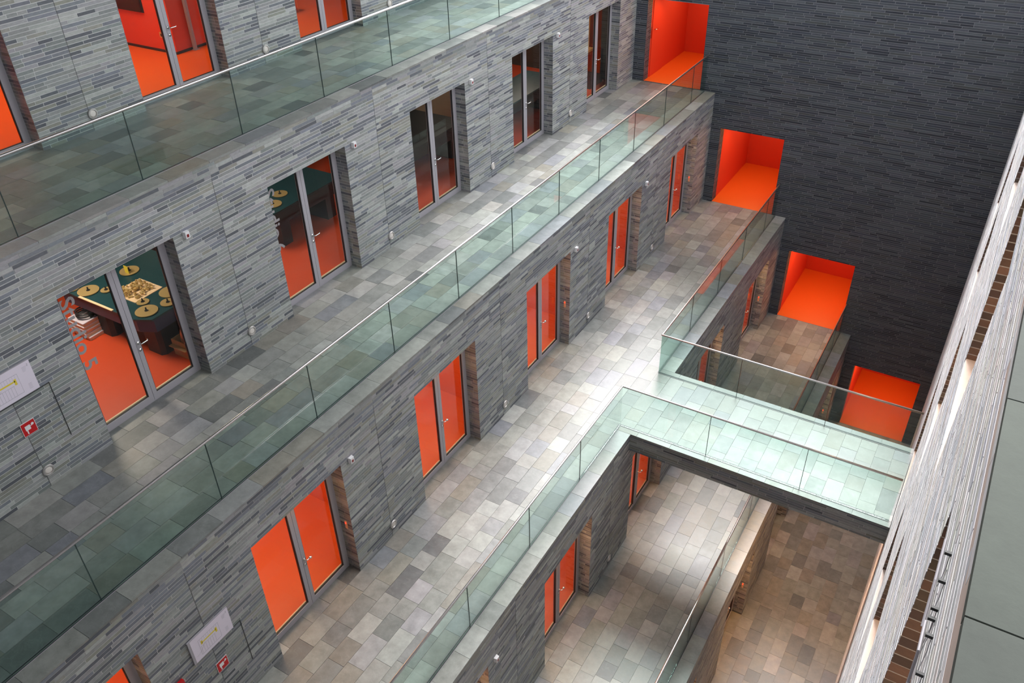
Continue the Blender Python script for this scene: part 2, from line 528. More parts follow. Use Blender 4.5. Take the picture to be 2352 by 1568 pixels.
bx = np.concatenate([b1, b2])
pieces(br, 'brick', 'brick_course', bx, palette(len(bx), WALLPAL * 0.8, WALLW), f1 + f2, MT['brick'])

# warm downlight under the footbridge
# ------------------------------------------------------------------ far wall with four openings and orange passages
OPEN = {'B': (-2.146, -0.433), 'C': (0.282, 2.073), 'D': (2.744, 4.60), 'E': (5.24, 7.095)}
OH = 2.25
ops = [(a, b, LEV[k][1], LEV[k][1] + OH) for k, (a, b) in OPEN.items()]
mb = MB()
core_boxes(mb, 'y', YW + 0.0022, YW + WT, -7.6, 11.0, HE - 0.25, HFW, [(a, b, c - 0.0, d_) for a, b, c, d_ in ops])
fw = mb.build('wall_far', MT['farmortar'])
tag(fw, 'tall slate strip end wall, darkened for shade, with a column of stepped orange openings', 'wall', kind='structure')
ops2 = list(ops)
# the terraces butt against this wall: leave their bodies out of the facing
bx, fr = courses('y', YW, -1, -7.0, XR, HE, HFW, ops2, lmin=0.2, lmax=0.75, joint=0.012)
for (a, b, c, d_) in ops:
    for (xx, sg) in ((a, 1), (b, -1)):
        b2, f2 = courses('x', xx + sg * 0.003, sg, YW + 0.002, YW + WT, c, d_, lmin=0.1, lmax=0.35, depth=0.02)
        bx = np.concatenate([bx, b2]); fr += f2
pieces(fw, 'brick', 'brick_course', bx, palette(len(bx), WALLPAL * np.array([0.26, 0.285, 0.345]), WALLW), fr, MT['brick'])  # same slate darkened: the far wall's shade is put into the colour

def area(name, loc, size, energy, col, rot=(0, 0, 0), sy=None, spread=None):
    l = bpy.data.lights.new(name, 'AREA'); l.energy = energy; l.color = col
    l.size = size
    if spread: l.spread = spread
    if sy: l.shape = 'RECTANGLE'; l.size_y = sy
    o = bpy.data.objects.new(name, l); COL.objects.link(o)
    o.location = loc; o.rotation_euler = rot
    return o

WARM = (1.0, 0.72, 0.45)
area('soffit_lamp', (6.15, 8.6, BZ - 0.03), 1.0, 26, (1.0, 0.44, 0.11), spread=math.radians(95))
ENE = {'B': 12, 'C': 12, 'D': 13, 'E': 10.5}
ORD = {'B': 'topmost', 'C': 'second from the top', 'D': 'third from the top', 'E': 'lowest'}
for k, (a, b) in OPEN.items():
    z = LEV[k][1]
    o = MB().room(a, b, YW + WT, 20.85, z, z + OH, skip=('-y', '-z')).build('wall_passage', MT['redpaint'])
    tag(o, 'red painted walls of the orange passage, %s opening in the dark end wall' % ORD[k], 'wall', kind='structure')
    fm = MB().box(a, b, YW + 0.02, 20.85, z - 0.05, z + 0.002)
    fm.build('passage_floor', MT['orangefloor'], o)
    area('passage_lamp', ((a + b) / 2, 19.3, z + OH - 0.03), 0.9, ENE[k], WARM, sy=2.0)
    area('passage_spill_light', ((a + b) / 2, YW + 0.55, z + OH - 0.03), 1.2, {'B': 10, 'C': 13, 'D': 18, 'E': 20}[k], (1.0, 0.42, 0.12), rot=(-math.radians(35), 0, 0))  # unseen light added at the mouth to warm the terrace floor outside
    if k == 'B':
        dr = thing('door_21', (a + 0.012, 18.2, z), 'red painted side door in the topmost orange passage', 'door', kind='structure')
        part(MB().box(a + 0.001, a + 0.018, 17.95 + 0.15, 19.0, z + 0.004, z + 2.1), 'door_leaf', MT['redpaint'], dr)
        part(MB().tube([(a + 0.02, 18.24, z + 1.30), (a + 0.07, 18.24, z + 1.30), (a + 0.07, 18.36, z + 1.30)], 0.011), 'handle', MT['chrome'], dr, True)
        part(MB().box(a + 0.001, a + 0.012, YW + WT + 0.02, YW + WT + 0.07, z + 1.1, z + 1.4), 'latch_plate', MT['chrome'], dr)

# ------------------------------------------------------------------ right wall, seen edge-on
ROP = [(-3.3, -1.76, 6.95, 8.72), (0.27, 1.75, 7.13, 8.72), (3.97, 5.45, 7.13, 8.72), (7.67, 9.15, 7.13, 8.72),
       (0.0, 1.38, 4.28, 5.58), (3.46, 4.95, 4.36, 5.66), (7.1, 8.6, 4.36, 5.56), (9.9, 11.3, 4.36, 5.56),
       (2.35, 3.75, 2.5, 3.75), (-1.2, 0.0, 2.5, 3.75), (B0 + 0.05, B1 - 0.05, 0.0, 2.2), (-5.0, 17.0, -2.26, -2.12)]
mb = MB()
core_boxes(mb, 'x', XR + 0.0015, XR + 0.5, YN, YW, HE - 0.25, HT - 0.03, ROP[:-1])
rw = mb.build('wall_right', MT['palemortar'])
tag(rw, 'slate strip wall on the right, lightened for strong light, almost edge-on, with brick-lined openings', 'wall', kind='structure')
bx, fr = courses('x', XR, -1, YT, YW, HE, HT - 0.035, ROP, lmin=0.2, lmax=0.8, flush=0.0004, joint=0.008)
cl = palette(len(bx), np.array([(0.74, 0.73, 0.75), (0.80, 0.78, 0.80), (0.66, 0.67, 0.72), (0.72, 0.70, 0.66), (0.78, 0.72, 0.71), (0.60, 0.62, 0.68)]), np.ones(6))  # strong light on this wall is put into the pale strip colours
for (a, b, c, d_) in ROP[:-1]:
    for (yy, sg) in ((b, -1), (a, 1)):
        b2, f2 = courses('y', yy + sg * 0.003, sg, XR + 0.002, XR + 0.5, c, d_, lmin=0.3, lmax=0.6, depth=0.02, pitch=0.065)
        bx = np.concatenate([bx, b2]); fr += f2
        cl = np.concatenate([cl, palette(len(b2), np.array([(0.26, 0.15, 0.11), (0.20, 0.12, 0.09), (0.12, 0.08, 0.07), (0.17, 0.13, 0.10)]), np.ones(4))])  # brown jambs: warm light from inside put into their colour
pieces(rw, 'brick', 'brick_course', bx, cl, fr, MT['brick'], jit=0.0003)
mb = MB()
for (a, b, c, d_) in ROP[:-1]: mb.box(XR + 0.004, XR + 0.5, a, b, c + 0.0005, c + 0.012)
mb.build('window_sill', MT['pinksill'], rw)
gw = MB().box(9.5, 9.7, YN, YW, HE - 0.25, HT - 0.2)
for zz in (HE, HD, 0.0, HB, HA): gw.box(XR + 0.5, 9.5, YN, YW, zz - 0.25, zz)
tag(gw.build('wall_gallery', MT['concrete']), 'plain inner wall and decks of the gallery behind the right wall openings', 'wall', kind='structure')
for (y, z) in ((-2.4, 8.6), (1.0, 8.6), (1.0, 5.9), (4.2, 5.9), (8.2, 2.6)):
    area('gallery_lamp', (8.5, y, z), 0.8, 14, WARM)
sl = MB().box(XR, 11.0, YN, YW, HT - 0.2, HT - 0.012).build('floor_gallery', MT['pinksill'])
tag(sl, 'grey green stone gallery floor at the right edge, just below the viewer', 'floor', kind='structure')
bx = []
ys = [YN, -9.5, -6.6, -4.4, -3.087, -2.195, -1.2, 0.4, 2.0, 3.6, 5.2, 6.8, 8.4, 10.0, 11.6, 13.2, 14.8, 16.4, YW]
for i, xa in enumerate(np.arange(XR - 0.012, 10.9, 0.9)):
    for a, b in zip(ys[:-1], ys[1:]): bx.append((xa + 0.003, xa + 0.897, a + 0.003, b - 0.003, HT - 0.035, HT + rng.uniform(-0.001, 0.001)))
bx = np.array(bx)
pieces(sl, 'tile', 'tile_area', bx, palette(len(bx), FLOORPAL[2:3] * np.array([0.56, 0.585, 0.54]), np.ones(1), 0.05), 'z+', MT['slab'], jit=0.0004)

# enclosing shell outside the view: end wall behind the viewer, outer left storey
mb = MB().box(-9.5, 11.0, YN - 0.3, YN, HE - 0.25, 14.0)
rf = MB().box(-9.5, 1.6, YN - 0.3, 14.6, 14.0, 14.3).box(1.6, 11.0, YN - 0.3, 0.5, 14.0, 14.3)  # unseen roof, edge stepped to shade floors and let sun reach right wall
tag(rf.build('ceiling', MT['concrete']), 'unseen roof slab above the viewer, its stepped edge shaped to shade the floors', 'ceiling', kind='structure')
tag(mb.build('wall_near', MT['concrete']), 'plain grey end wall behind the viewer', 'wall', kind='structure')
mb = MB().box(-9.5, XA - 0.008, YN, YW + 4, HT - 0.25, HT - 0.0)
mb.box(-9.5, -9.2, YN, YW + 4, HT, 13.5)
tag(mb.build('ceiling_left', MT['concrete']), 'roof deck over the rooms of the top terrace', 'ceiling', kind='structure')
mb = MB().box(XE - WT, 11, YN, YW + 4, HE - 0.5, HE - 0.25)
tag(mb.build('floor_base', MT['concrete']), 'ground slab beneath the bottom floor', 'floor', kind='structure')

# ------------------------------------------------------------------ rooms behind the doors
ROOMS = {'A': dict(depth=4.6, wall='redpaint', floor='orangefloor', e=34, sx=1.2, col=WARM),
         'B': dict(depth=4.6, wall='darkwall', floor='redfloor', e=42, sx=0.8, col=(1, 0.85, 0.68)),
         'C': dict(depth=3.4, wall='orange', floor='orangefloor', e=28, sx=1.4, col=WARM),
         'D': dict(depth=2.2, wall='orange', floor='orangefloor', e=25, sx=1.2, col=WARM),
         'E': dict(depth=2.2, wall='orange', floor='orangefloor', e=16, sx=1.2, col=WARM)}
ORDN = ['first', 'second', 'third', 'fourth', 'fifth', 'sixth']
RHUE = {'A': 'red', 'B': 'dark', 'C': 'orange', 'D': 'orange', 'E': 'orange'}
for k in 'ABCDE':
    x, z, _ = LEV[k]
    R = ROOMS[k]
    for n, i in enumerate(DOORS[k]):
        y0, y1 = M * i - 0.9, M * i + 2.74
        if k in 'AB':          # one long hall behind all the doors of these two levels
            area('room_lamp', (x - WT - R['depth'] / 2 + 0.3, (y0 + y1) / 2, z + 2.8), R['sx'], R['e'] * ((1, 0.55, 0.2, 0.16, 0.4)[n] if k == 'B' else 1), R['col'])
            if n: continue
            y1 = 17.3
            x0, x1 = x - WT - R['depth'], x - WT
            o = MB().room(x0, x1, y0, y1, z, z + 2.85, skip=('+x', '-z')).build('wall_room', MT[R['wall']])
            tag(o, '%s walls of the long hall behind the glass doors of the %s' % (RHUE[k], TERR[k]), 'wall', kind='structure')
            MB().box(x0, x1 + 0.02, y0, y1, z - 0.012, z + 0.003).build('room_floor', MT[R['floor']], o)
            continue
        x0, x1 = x - WT - R['depth'], x - WT
        wm = MT[R['wall']]
        o = MB().room(x0, x1, y0, y1, z, z + 2.85, skip=('+x', '-z')).build('wall_room', wm)
        tag(o, '%s walls of the room behind the %s door of the %s' % (RHUE[k], ORDN[n], TERR[k]), 'wall', kind='structure')
        MB().box(x0, x1 + 0.02, y0, y1, z - 0.012, z + 0.003).build('room_floor', MT[R['floor']], o)
        area('room_lamp', ((x0 + x1) / 2 + 0.3, (y0 + y1) / 2, z + 2.8), R['sx'], R['e'], R['col'])

# ------------------------------------------------------------------ doors
DNUM = 0
HINT = {('A', 0): 'grey framed glass double door at the far left edge of the top terrace',
        ('A', 1): 'grey framed glass double door to the red room with a dark screen, top terrace',
        ('A', 2): 'grey framed glass double door half hidden by the handrail at the top of the view',
        ('B', 0): 'grey framed glass double door lettered Studio 5 with film reels behind it',
        ('B', 1): 'grey framed glass double door with clipped Studio lettering, right of the reel room',
        ('B', 2): 'third grey framed glass double door on the studio terrace, dark room behind',
        ('B', 3): 'fourth glass double door on the studio terrace, beige partition behind it',
        ('B', 4): 'last narrow looking glass double door on the studio terrace, wooden easel behind it',
        ('C', -1): 'orange glass door at the bottom left corner, mostly out of view',
        ('C', 0): 'large orange glass double door beside the framed floor plan, bridge terrace',
        ('C', 1): 'second orange glass double door on the bridge terrace',
        ('C', 2): 'third orange glass double door, opposite the inner corner of the footbridge',
        ('C', 3): 'fourth narrow looking orange glass double door on the bridge terrace',
        ('C', 4): 'last orange glass double door on the bridge terrace, by the dark end wall',
        ('D', 0): 'glass door at the bottom edge below the bridge terrace, almost out of view',
        ('D', 1): 'orange glass double door on the shaded lower terrace left of the bridge corner',
        ('D', 2): 'orange glass double door seen just under the footbridge corner',
        ('D', 3): 'orange glass door on the lower terrace seen through the bridge balustrade',
        ('D', 4): 'last orange glass door on the lower terrace beside the third end wall opening',
        ('E', 1): 'first glass door on the bottom floor, hidden under the lower terrace edge',
        ('E', 2): 'orange glass door on the bottom floor with a red lit switch in its reveal',
        ('E', 3): 'glass door on the bottom floor hidden beneath the footbridge',
        ('E', 4): 'last glass door on the bottom floor next to the lowest orange opening'}
for k in 'ABCDE':
    x, z, _ = LEV[k]
    for i in DOORS[k]:
        DNUM += 1
        y = M * i
        xf = x - 0.30       # back of frame
        if k in 'CDE':         # warm fill light added under the lintel to brown floor and jambs
            area('recess_fill_light', (x - 0.14, y + DW / 2, z + DH - 0.004), 0.14, {'C': 1.8, 'D': 4, 'E': 3.5}[k], (1.0, 0.45, 0.14), sy=1.3)
        t = thing('door_%d' % DNUM, (xf + 0.03, y + DW / 2, z), HINT[(k, i)], 'door', kind='structure')
        fb = MB().box(xf, xf + 0.06, y + 0.003, y + 0.05, z + 0.002, z + DH - 0.002).box(xf, xf + 0.06, y + DW - 0.05, y + DW - 0.003, z + 0.002, z + DH - 0.002)
        fb.box(xf, xf + 0.06, y + 0.05, y + DW - 0.05, z + DH - 0.06, z + DH - 0.002).box(xf, xf + 0.06, y + 0.05, y + DW - 0.05, z + 0.002, z + 0.02)
        part(fb, 'door_frame', MT['alu'], t)
        for (a, b, rt) in ((y + 0.052, y + 0.937, 0), (y + 0.942, y + DW - 0.052, 1)):
            lf = MB()
            xl = xf + 0.006; xh = xf + 0.066
            st = 0.07
            zb, zt = z + 0.024, z + DH - 0.064
            lf.box(xl, xh, a, a + st, zb, zt).box(xl, xh, b - st, b, zb, zt)
            lf.box(xl, xh, a + st, b - st, zb, zb + 0.10).box(xl, xh, a + st, b - st, zt - 0.07, zt)
            lo = part(lf, 'door_leaf', MT['alu'], t)
            gp = MB().box(xl + 0.024, xl + 0.032, a + st, b - st, zb + 0.10, zt - 0.07)
            pane = part(gp, 'pane', MT['pane'], lo)
            g = MB()
            for (p0, p1, q0, q1) in ((a + st, a + st + 0.012, zb + 0.1, zt - 0.07), (b - st - 0.012, b - st, zb + 0.1, zt - 0.07),
                                     (a + st + 0.012, b - st - 0.012, zt - 0.082, zt - 0.07), (a + st + 0.012, b - st - 0.012, zb + 0.1, zb + 0.108)):
                g.box(xl + 0.022, xh - 0.012, p0, p1, q0, q1)
            part(g, 'gasket', MT['gasket'], lo)
            if k in 'BCDE':
                part(MB().box(xl + 0.0, xl + 0.02, a + st + 0.012, b - st - 0.012, zb + 0.10, zb + 0.125), 'glazing_bead', MT['cream'], lo)
            if rt:
                hy, hz = a + 0.035, z + 1.05
                h = MB()
                h.tube([(xh, hy, hz), (xh + 0.008, hy, hz)], 0.025, 14)
                if k in 'AB':
                    h.tube([(xh, hy, hz), (xh + 0.055, hy, hz), (xh + 0.066, hy + 0.012, hz), (xh + 0.066, hy + 0.11, hz), (xh + 0.056, hy + 0.125, hz + 0.004), (xh + 0.03, hy + 0.128, hz + 0.004)], 0.0095, 10)
                    h.tube([(xh, hy, hz - 0.12), (xh + 0.008, hy, hz - 0.12)], 0.025, 14)
                    h.tube([(xh + 0.008, hy, hz - 0.12), (xh + 0.014, hy, hz - 0.12)], 0.009, 8)
                else:
                    h.tube([(xh, hy, hz), (xh + 0.05, hy, hz), (xh + 0.06, hy + 0.01, hz), (xh + 0.06, hy + 0.06, hz)], 0.010, 10)
                    h.tube([(xh + 0.06, hy + 0.05, hz), (xh + 0.06, hy + 0.062, hz), (xh + 0.06, hy + 0.088, hz), (xh + 0.06, hy + 0.1, hz)], [0.012, 0.024, 0.024, 0.010], 12)
                    h.tube([(xh, hy, hz - 0.12), (xh + 0.008, hy, hz - 0.12)], 0.025, 14)
                part(h, 'handle', MT['chrome'], lo, True)
        if (k, i) in (('B', 0), ('B', 1)):
            cu = bpy.data.curves.new('lettering', 'FONT')
            cu.body = 'Studio 5' if i == 0 else 'Studio 6'
            cu.size = 0.31; cu.extrude = 0.0008; cu.offset = 0.006; cu.space_character = 1.02; cu.resolution_u = 3
            tmp = bpy.data.objects.new('lettering', cu); COL.objects.link(tmp)
            bpy.context.view_layer.update()
            me = bpy.data.meshes.new_from_object(tmp.evaluated_get(bpy.context.evaluated_depsgraph_get()))
            COL.objects.unlink(tmp); bpy.data.objects.remove(tmp)
            co = np.empty(len(me.vertices) * 3, np.float32); me.vertices.foreach_get('co', co); co = co.reshape(-1, 3)
            sx_ = 1.13 / (co[:, 0].max() - co[:, 0].min())
            cx_ = co[:, 0].min()
            nz_ = np.stack([co[:, 2] + 0.0015, co[:, 1], -(co[:, 0] - cx_) * sx_], 1)
            me.vertices.foreach_set('co', nz_.astype(np.float32).ravel()); me.update()
            me.name = 'lettering'; me.materials.clear(); me.materials.append(MT['letter'])
            lo_ = bpy.data.objects.new('lettering', me); COL.objects.link(lo_); lo_.parent = t
            lo_.location = Vector((xf + 0.038, y + 0.128, z + 2.21)) - WLOC[t]
            lo_['label'] = 'grey vertical lettering on the left pane'

# ------------------------------------------------------------------ balustrades
def rail_run(t, pts, joints_list, z, endz=None):
    """pts: polyline of (x,y); joints_list: for each segment the joint parameters"""
    for (p, q), js in zip(zip(pts[:-1], pts[1:]), joints_list):
        ax = 0 if abs(q[0] - p[0]) > abs(q[1] - p[1]) else 1
        a, b = sorted((p[ax], q[ax])); c = p[1 - ax]
        js = [a] + [j for j in js if a + 0.05 < j < b - 0.05] + [b]
        for j0, j1 in zip(js[:-1], js[1:]):
            g = 0.005
            if ax == 1: m = MB().box(c - 0.008, c + 0.008, j0 + g, j1 - g, z + 0.004, z + 0.972)
            else: m = MB().box(j0 + g, j1 - g, c - 0.008, c + 0.008, z + 0.004, z + 0.972)
            part(m, 'glass_panel', MT['glass'], t)
        for (o0, o1, nm, mt, hh) in ((-0.024, -0.009, 'base_channel', 'channel', 0.004), (0.009, 0.024, 'base_channel', 'channel', 0.004), (-0.028, -0.024, 'channel_trim', 'alu', 0.006), (0.024, 0.028, 'channel_trim', 'alu', 0.006)):
            m = MB()
            if ax == 1: m.box(c + o0, c + o1, a, b, z - 0.02, z + hh)
            else: m.box(a, b, c + o0, c + o1, z - 0.02, z + hh)
            part(m, nm, MT[mt], t)
        # dark seals between the panes
        for j in js[1:-1]:
            sm = MB()
            if ax == 1: sm.box(c - 0.007, c + 0.007, j - 0.004, j + 0.004, z + 0.004, z + 0.97)
            else: sm.box(j - 0.004, j + 0.004, c - 0.007, c + 0.007, z + 0.004, z + 0.97)
            part(sm, 'pane_seal', MT['seal'], t)
    part(MB().tube([(x_, y_, z + 0.985) for x_, y_ in pts], 0.021, 12), 'handrail', MT['steel'], t, True)

MT['seal'] = plain('dark_seal', (0.02, 0.045, 0.045), 0.5)
JY = [M / 2 * i for i in range(-6, 12)]
t = thing('balustrade', (XB - S, 0, HA), 'long glass balustrade with steel handrail along the top terrace edge', 'balustrade')
rail_run(t, [(XB - S, YT), (XB - S, YW - 0.03)], [JY], HA)
t = thing('balustrade', (XC - S, 0, HB), 'long glass balustrade with steel handrail in front of the studio doors', 'balustrade')
rail_run(t, [(XC - S, YT), (XC - S, YW - 0.03)], [JY], HB)
t = thing('balustrade', (XD - S, 0, HC), 'glass balustrade turning from the bridge terrace onto the near side of the footbridge', 'balustrade')
rail_run(t, [(XD - S, YT), (XD - S, 7.302), (7.31, 7.302)], [JY, [3.97, 5.75]], HC)
t = thing('balustrade', (XD - S, 9.27, HC), 'glass balustrade turning from the far side of the footbridge towards the dark end wall', 'balustrade')
rail_run(t, [(7.31, 9.27), (XD - S, 9.27), (XD - S, YW - 0.03)], [[3.9, 5.7], JY], HC)
t = thing('balustrade', (XE - S, 0, HD), 'glass balustrade along the shaded lower terrace passing under the footbridge', 'balustrade')
rail_run(t, [(XE - S, YT), (XE - S, YW - 0.03)], [JY], HD)

# ------------------------------------------------------------------ wall fittings
def wall_light(x, y, z, label, group):
    t = thing('wall_light', (x, y, z), label, 'light', group)
    m = MB()
    pr = [(0.0, 0.082), (0.012, 0.082), (0.022, 0.076), (0.024, 0.060), (0.012, 0.054)]
    m.lathe_x((x, y, z), pr)
    part(m, 'ring', MT['ring'], t)
    part(MB().lathe_x((x, y, z), [(0.004, 0.056), (0.014, 0.053), (0.017, 0.035), (0.018, 0.001)]), 'lens', MT['lens'], t, True)

for k, js in (('A', (0, 1, 2)), ('B', (-1, 0, 1, 2, 3)), ('C', (-1, 0, 1, 2, 3)), ('D', (0, 1, 2))):
    x, z, _ = LEV[k]
    for n, j in enumerate(js):
        if j == -1: lb = 'round steel wall light below the fire hose sign of the %s' % TERR[k]
        else: lb = 'round steel wall light between the %s and %s doors of the %s' % (ORDN[DOORS[k].index(j)], ORDN[min(DOORS[k].index(j) + 1, 5)], TERR[k])
        wall_light(x + 0.004, M * j + 2.765, z + 0.26, lb, 'round wall lights on the %s wall' % TERR[k])

for k, js in (('B', (0, 1, 2, 3)), ('C', (0, 2, 3)), ('D', (0,))):
    x, z, _ = LEV[k]
    for n, j in enumerate(js):
        y = M * j + 2.05; zz = z + 2.37
        t = thing('door_sensor', (x + 0.004, y, zz), 'small white sensor box right above the %s door of the %s' % (ORDN[DOORS[k].index(j)], TERR[k]), 'sensor', 'white door sensors')
        part(MB().prism([(x + 0.004, y - 0.045), (x + 0.06, y - 0.035), (x + 0.06, y + 0.035), (x + 0.004, y + 0.045)], zz - 0.05, zz + 0.05), 'housing', MT['white'], t)
        part(MB().box(x + 0.058, x + 0.064, y - 0.018, y + 0.018, zz - 0.035, zz + 0.01), 'sensor_window', MT['blackred'], t)

for (k, i) in (('C', 0), ('C', 2), ('C', 4), ('D', 4), ('E', 2), ('E', 4)):
    x, z, _ = LEV[k]
    y = M * i + DW - 0.002; xx = x - 0.115; zz = z + 1.06
    t = thing('key_switch', (xx, y, zz), 'slim red lit key switch beside the %s door of the %s' % (ORDN[DOORS[k].index(i)], TERR[k]), 'switch', 'red lit key switches')
    part(MB().box(xx - 0.022, xx + 0.022, y - 0.014, y, zz - 0.08, zz + 0.08), 'plate', MT['copper'], t)
    part(MB().box(xx - 0.014, xx + 0.014, y - 0.02, y - 0.013, zz + 0.03, zz + 0.06), 'lamp', MT['redled'], t)

# floor plans in clip frames and fire hose signs, flush hatches
def xbox(m, x, dx, y0, y1, z0, z1): m.box(x, x + dx, y0, y1, z0, z1)
for k, (y0, y1) in (('B', (-1.25, -0.61)), ('C', (-1.25, -0.615))):
    x, z, _ = LEV[k]
    x += 0.004
    t = thing('floor_plan', (x, (y0 + y1) / 2, z + 1.45), 'framed floor plan with a yellow route, slate wall of the %s' % TERR[k], 'sign', 'framed floor plans')
    a, b = z + 1.45, z + 1.88
    part(MB().box(x, x + 0.022, y0 - 0.035, y1 + 0.002, a - 0.008, b + 0.008), 'backing', MT['alu'], t)
    part(MB().box(x + 0.022, x + 0.0235, y0, y1, a, b), 'sheet', MT['paper'], t)
    ln = MB(); X = x + 0.0235; D = 0.0006
    W = y1 - y0; H = b - a
    def L(p0, p1, q0, q1): xbox(ln, X, D, y0 + p0 * W, y0 + p1 * W, a + q0 * H, a + q1 * H)
    L(0.17, 0.70, 0.775, 0.782); L(0.17, 0.70, 0.12, 0.127); L(0.17, 0.174, 0.12, 0.78); L(0.697, 0.70, 0.12, 0.78)
    for i in range(9): L(0.21 + i * 0.054, 0.212 + i * 0.054, 0.62, 0.775)
    for i in range(7): L(0.20 + i * 0.06, 0.203 + i * 0.06, 0.13, 0.46)
    L(0.19, 0.58, 0.46, 0.466)
    for i in range(5): L(0.82, 0.92 - 0.01 * i, 0.86 - i * 0.035, 0.865 - i * 0.035)
    for i in range(5): L(0.82, 0.89, 0.28 - i * 0.04, 0.285 - i * 0.04)
    L(0.93, 0.95, 0.90, 0.91); L(0.945, 0.95, 0.87, 0.90); L(0.93, 0.95, 0.865, 0.872); L(0.93, 0.935, 0.84, 0.868); L(0.93, 0.95, 0.835, 0.842)
    ln.tube([(X, y0 + 0.05 * W, a + 0.22 * H), (X, y0 + 0.15 * W, a + 0.26 * H), (X, y0 + 0.32 * W, a + 0.52 * H)], 0.0012, 5)
    part(ln, 'plan_lines', MT['ink'], t)
    yl = MB()
    xbox(yl, X, 0.0009, y0 + 0.24 * W, y0 + 0.62 * W, a + 0.56 * H, a + 0.61 * H)
    xbox(yl, X, 0.0009, y0 + 0.60 * W, y0 + 0.645 * W, a + 0.46 * H, a + 0.66 * H)
    xbox(yl, X, 0.0009, y0 + 0.22 * W, y0 + 0.26 * W, a + 0.52 * H, a + 0.68 * H)
    part(yl, 'yellow_route', MT['yellow'], t)
    # red fire hose sign
    y0, y1, a, b = -1.02, -0.83, z + 0.895, z + 1.095
    t = thing('fire_hose_sign', (x, (y0 + y1) / 2, a), 'square red fire hose sign under the floor plan on the %s' % TERR[k], 'sign', 'red fire hose signs')
    part(MB().box(x, x + 0.006, y0, y1, a, b), 'border', MT['white'], t)
    part(MB().box(x + 0.006, x + 0.007, y0 + 0.006, y1 - 0.006, a + 0.006, b - 0.006), 'red_field', MT['red'], t)
    pm = MB(); X = x + 0.007
    xbox(pm, X, 0.0008, y0 + 0.045, y0 + 0.115, a + 0.075, a + 0.145)
    xbox(pm, X, 0.0008, y0 + 0.055, y0 + 0.07, a + 0.02, a + 0.075)
    pm.tube([(X, y0 + 0.150, a + 0.135), (X + 0.001, y0 + 0.150, a + 0.135)], 0.019, 14)
    xbox(pm, X, 0.0008, y0 + 0.115, y0 + 0.14, a + 0.115, a + 0.124)
    part(pm, 'pictogram', MT['white'], t)
    # flush hatch edges
    hm = MB()
    xbox(hm, x - 0.006, 0.0075, -1.15, -0.475, z + 1.415, z + 1.424)
    xbox(hm, x - 0.006, 0.0075, -0.482, -0.474, z + 0.53, z + 1.424)
    tag(hm.build('hatch_trim', MT['channel']), 'thin dark edge strips of the flush hatch beside the fire hose sign, %s' % TERR[k], 'trim', kind='structure')
x = XC + 0.004
t = thing('fire_alarm_box', (x, -1.56, HC + 1.33), 'red alarm box at the bottom edge left of the fire hose sign', 'alarm')
part(MB().box(x, x + 0.05, -1.62, -1.50, HC + 1.30, HC + 1.43), 'housing', MT['red'], t)
part(MB().box(x + 0.05, x + 0.053, -1.585, -1.535, HC + 1.33, HC + 1.40), 'press_plate', MT['white'], t)

# cable strips held by clips on the near part of the right wall
for (pts, lb) in (([(-2.10, 8.83), (-2.28, 8.80), (-2.445, 8.74)], 'thin grey cable strip on the right wall, upper one above the wide opening'),
                  ([(-2.47, 8.80), (-2.60, 8.80), (-2.667, 8.717), (-2.9, 8.62)], 'thin grey cable strip on the right wall, lower one at the bottom edge')):
    t = thing('cable_strip', (XR - 0.01, pts[0][0], pts[0][1]), lb, 'cable strip', 'cable strips on the right wall')
    m = MB()
    for (p, q) in zip(pts[:-1], pts[1:]): m.tube([(XR - 0.010, p[0], p[1]), (XR - 0.010, q[0], q[1])], 0.005, 6)
    part(m, 'strip', MT['alu'], t)
for n, (y, z) in enumerate(((-2.346, 9.005), (-2.482, 9.013), (-2.577, 8.986), (-2.604, 8.968), (-2.708, 9.01), (-2.84, 8.993))):
    t = thing('cable_clip', (XR, y, z), 'small dark metal clip on the right wall, %s from the top' % ORDN[n], 'clip', 'dark clips on the right wall')
    part(MB().box(XR - 0.022, XR - 0.001, y - 0.005, y + 0.005, z - 0.006, z + 0.006), 'bar', MT['gasket'], t)
    part(MB().tube([(XR - 0.004, y, z - 0.006), (XR - 0.005, y - 0.03, z - 0.05), (XR - 0.012, y - 0.07, z - 0.09)], 0.0012, 6), 'wire', MT['alu'], t)

# ------------------------------------------------------------------ things inside the studios
def reel(x, y, z, rad, label, hub=0.03):
    t = thing('film_reel', (x, y, z), label, 'film reel', 'film reels on the editing tables')
    part(MB().tube([(x, y, z + 0.012), (x, y, z + 0.022)], rad, 28), 'disc', MT['brass'], t, False)
    part(MB().tube([(x, y, z), (x, y, z + 0.012)], hub, 14), 'foot', MT['black'], t)
    part(MB().tube([(x, y, z + 0.022), (x, y, z + 0.03), (x, y, z + 0.031), (x, y, z + 0.08)], [hub, hub, 0.012, 0.012], 12), 'spindle', MT['black'], t)

zt = HB + 0.82
t = thing('editing_table', (-4.2, 2.3, HB), 'teal topped film editing table with dark pedestals behind the Studio 5 door', 'table')
poly = [(-5.5, 1.55), (-3.62, 1.55), (-3.36, 1.68), (-3.36, 3.2), (-5.5, 3.2)]
part(MB().prism(poly, zt - 0.03, zt), 'table_top', MT['tabletop'], t)
part(MB().prism([(p[0] * 0.985 - 0.065, p[1] + (0.04 if p[1] < 2 else 0)) for p in poly], zt - 0.26, zt - 0.03), 'apron', MT['bluegrey'], t)
for (px, py) in ((-3.68, 1.9), (-4.85, 1.85)):
    part(MB().prism([(px - 0.18, py - 0.12), (px + 0.12, py - 0.12), (px + 0.18, py - 0.05), (px + 0.18, py + 0.5), (px - 0.18, py + 0.5)], HB + 0.003, zt - 0.26), 'pedestal', MT['black'], t)
part(MB().box(-4.95, -4.12, 1.535, 1.575, zt, zt + 0.012), 'ruler_edge', MT['cream'], t)
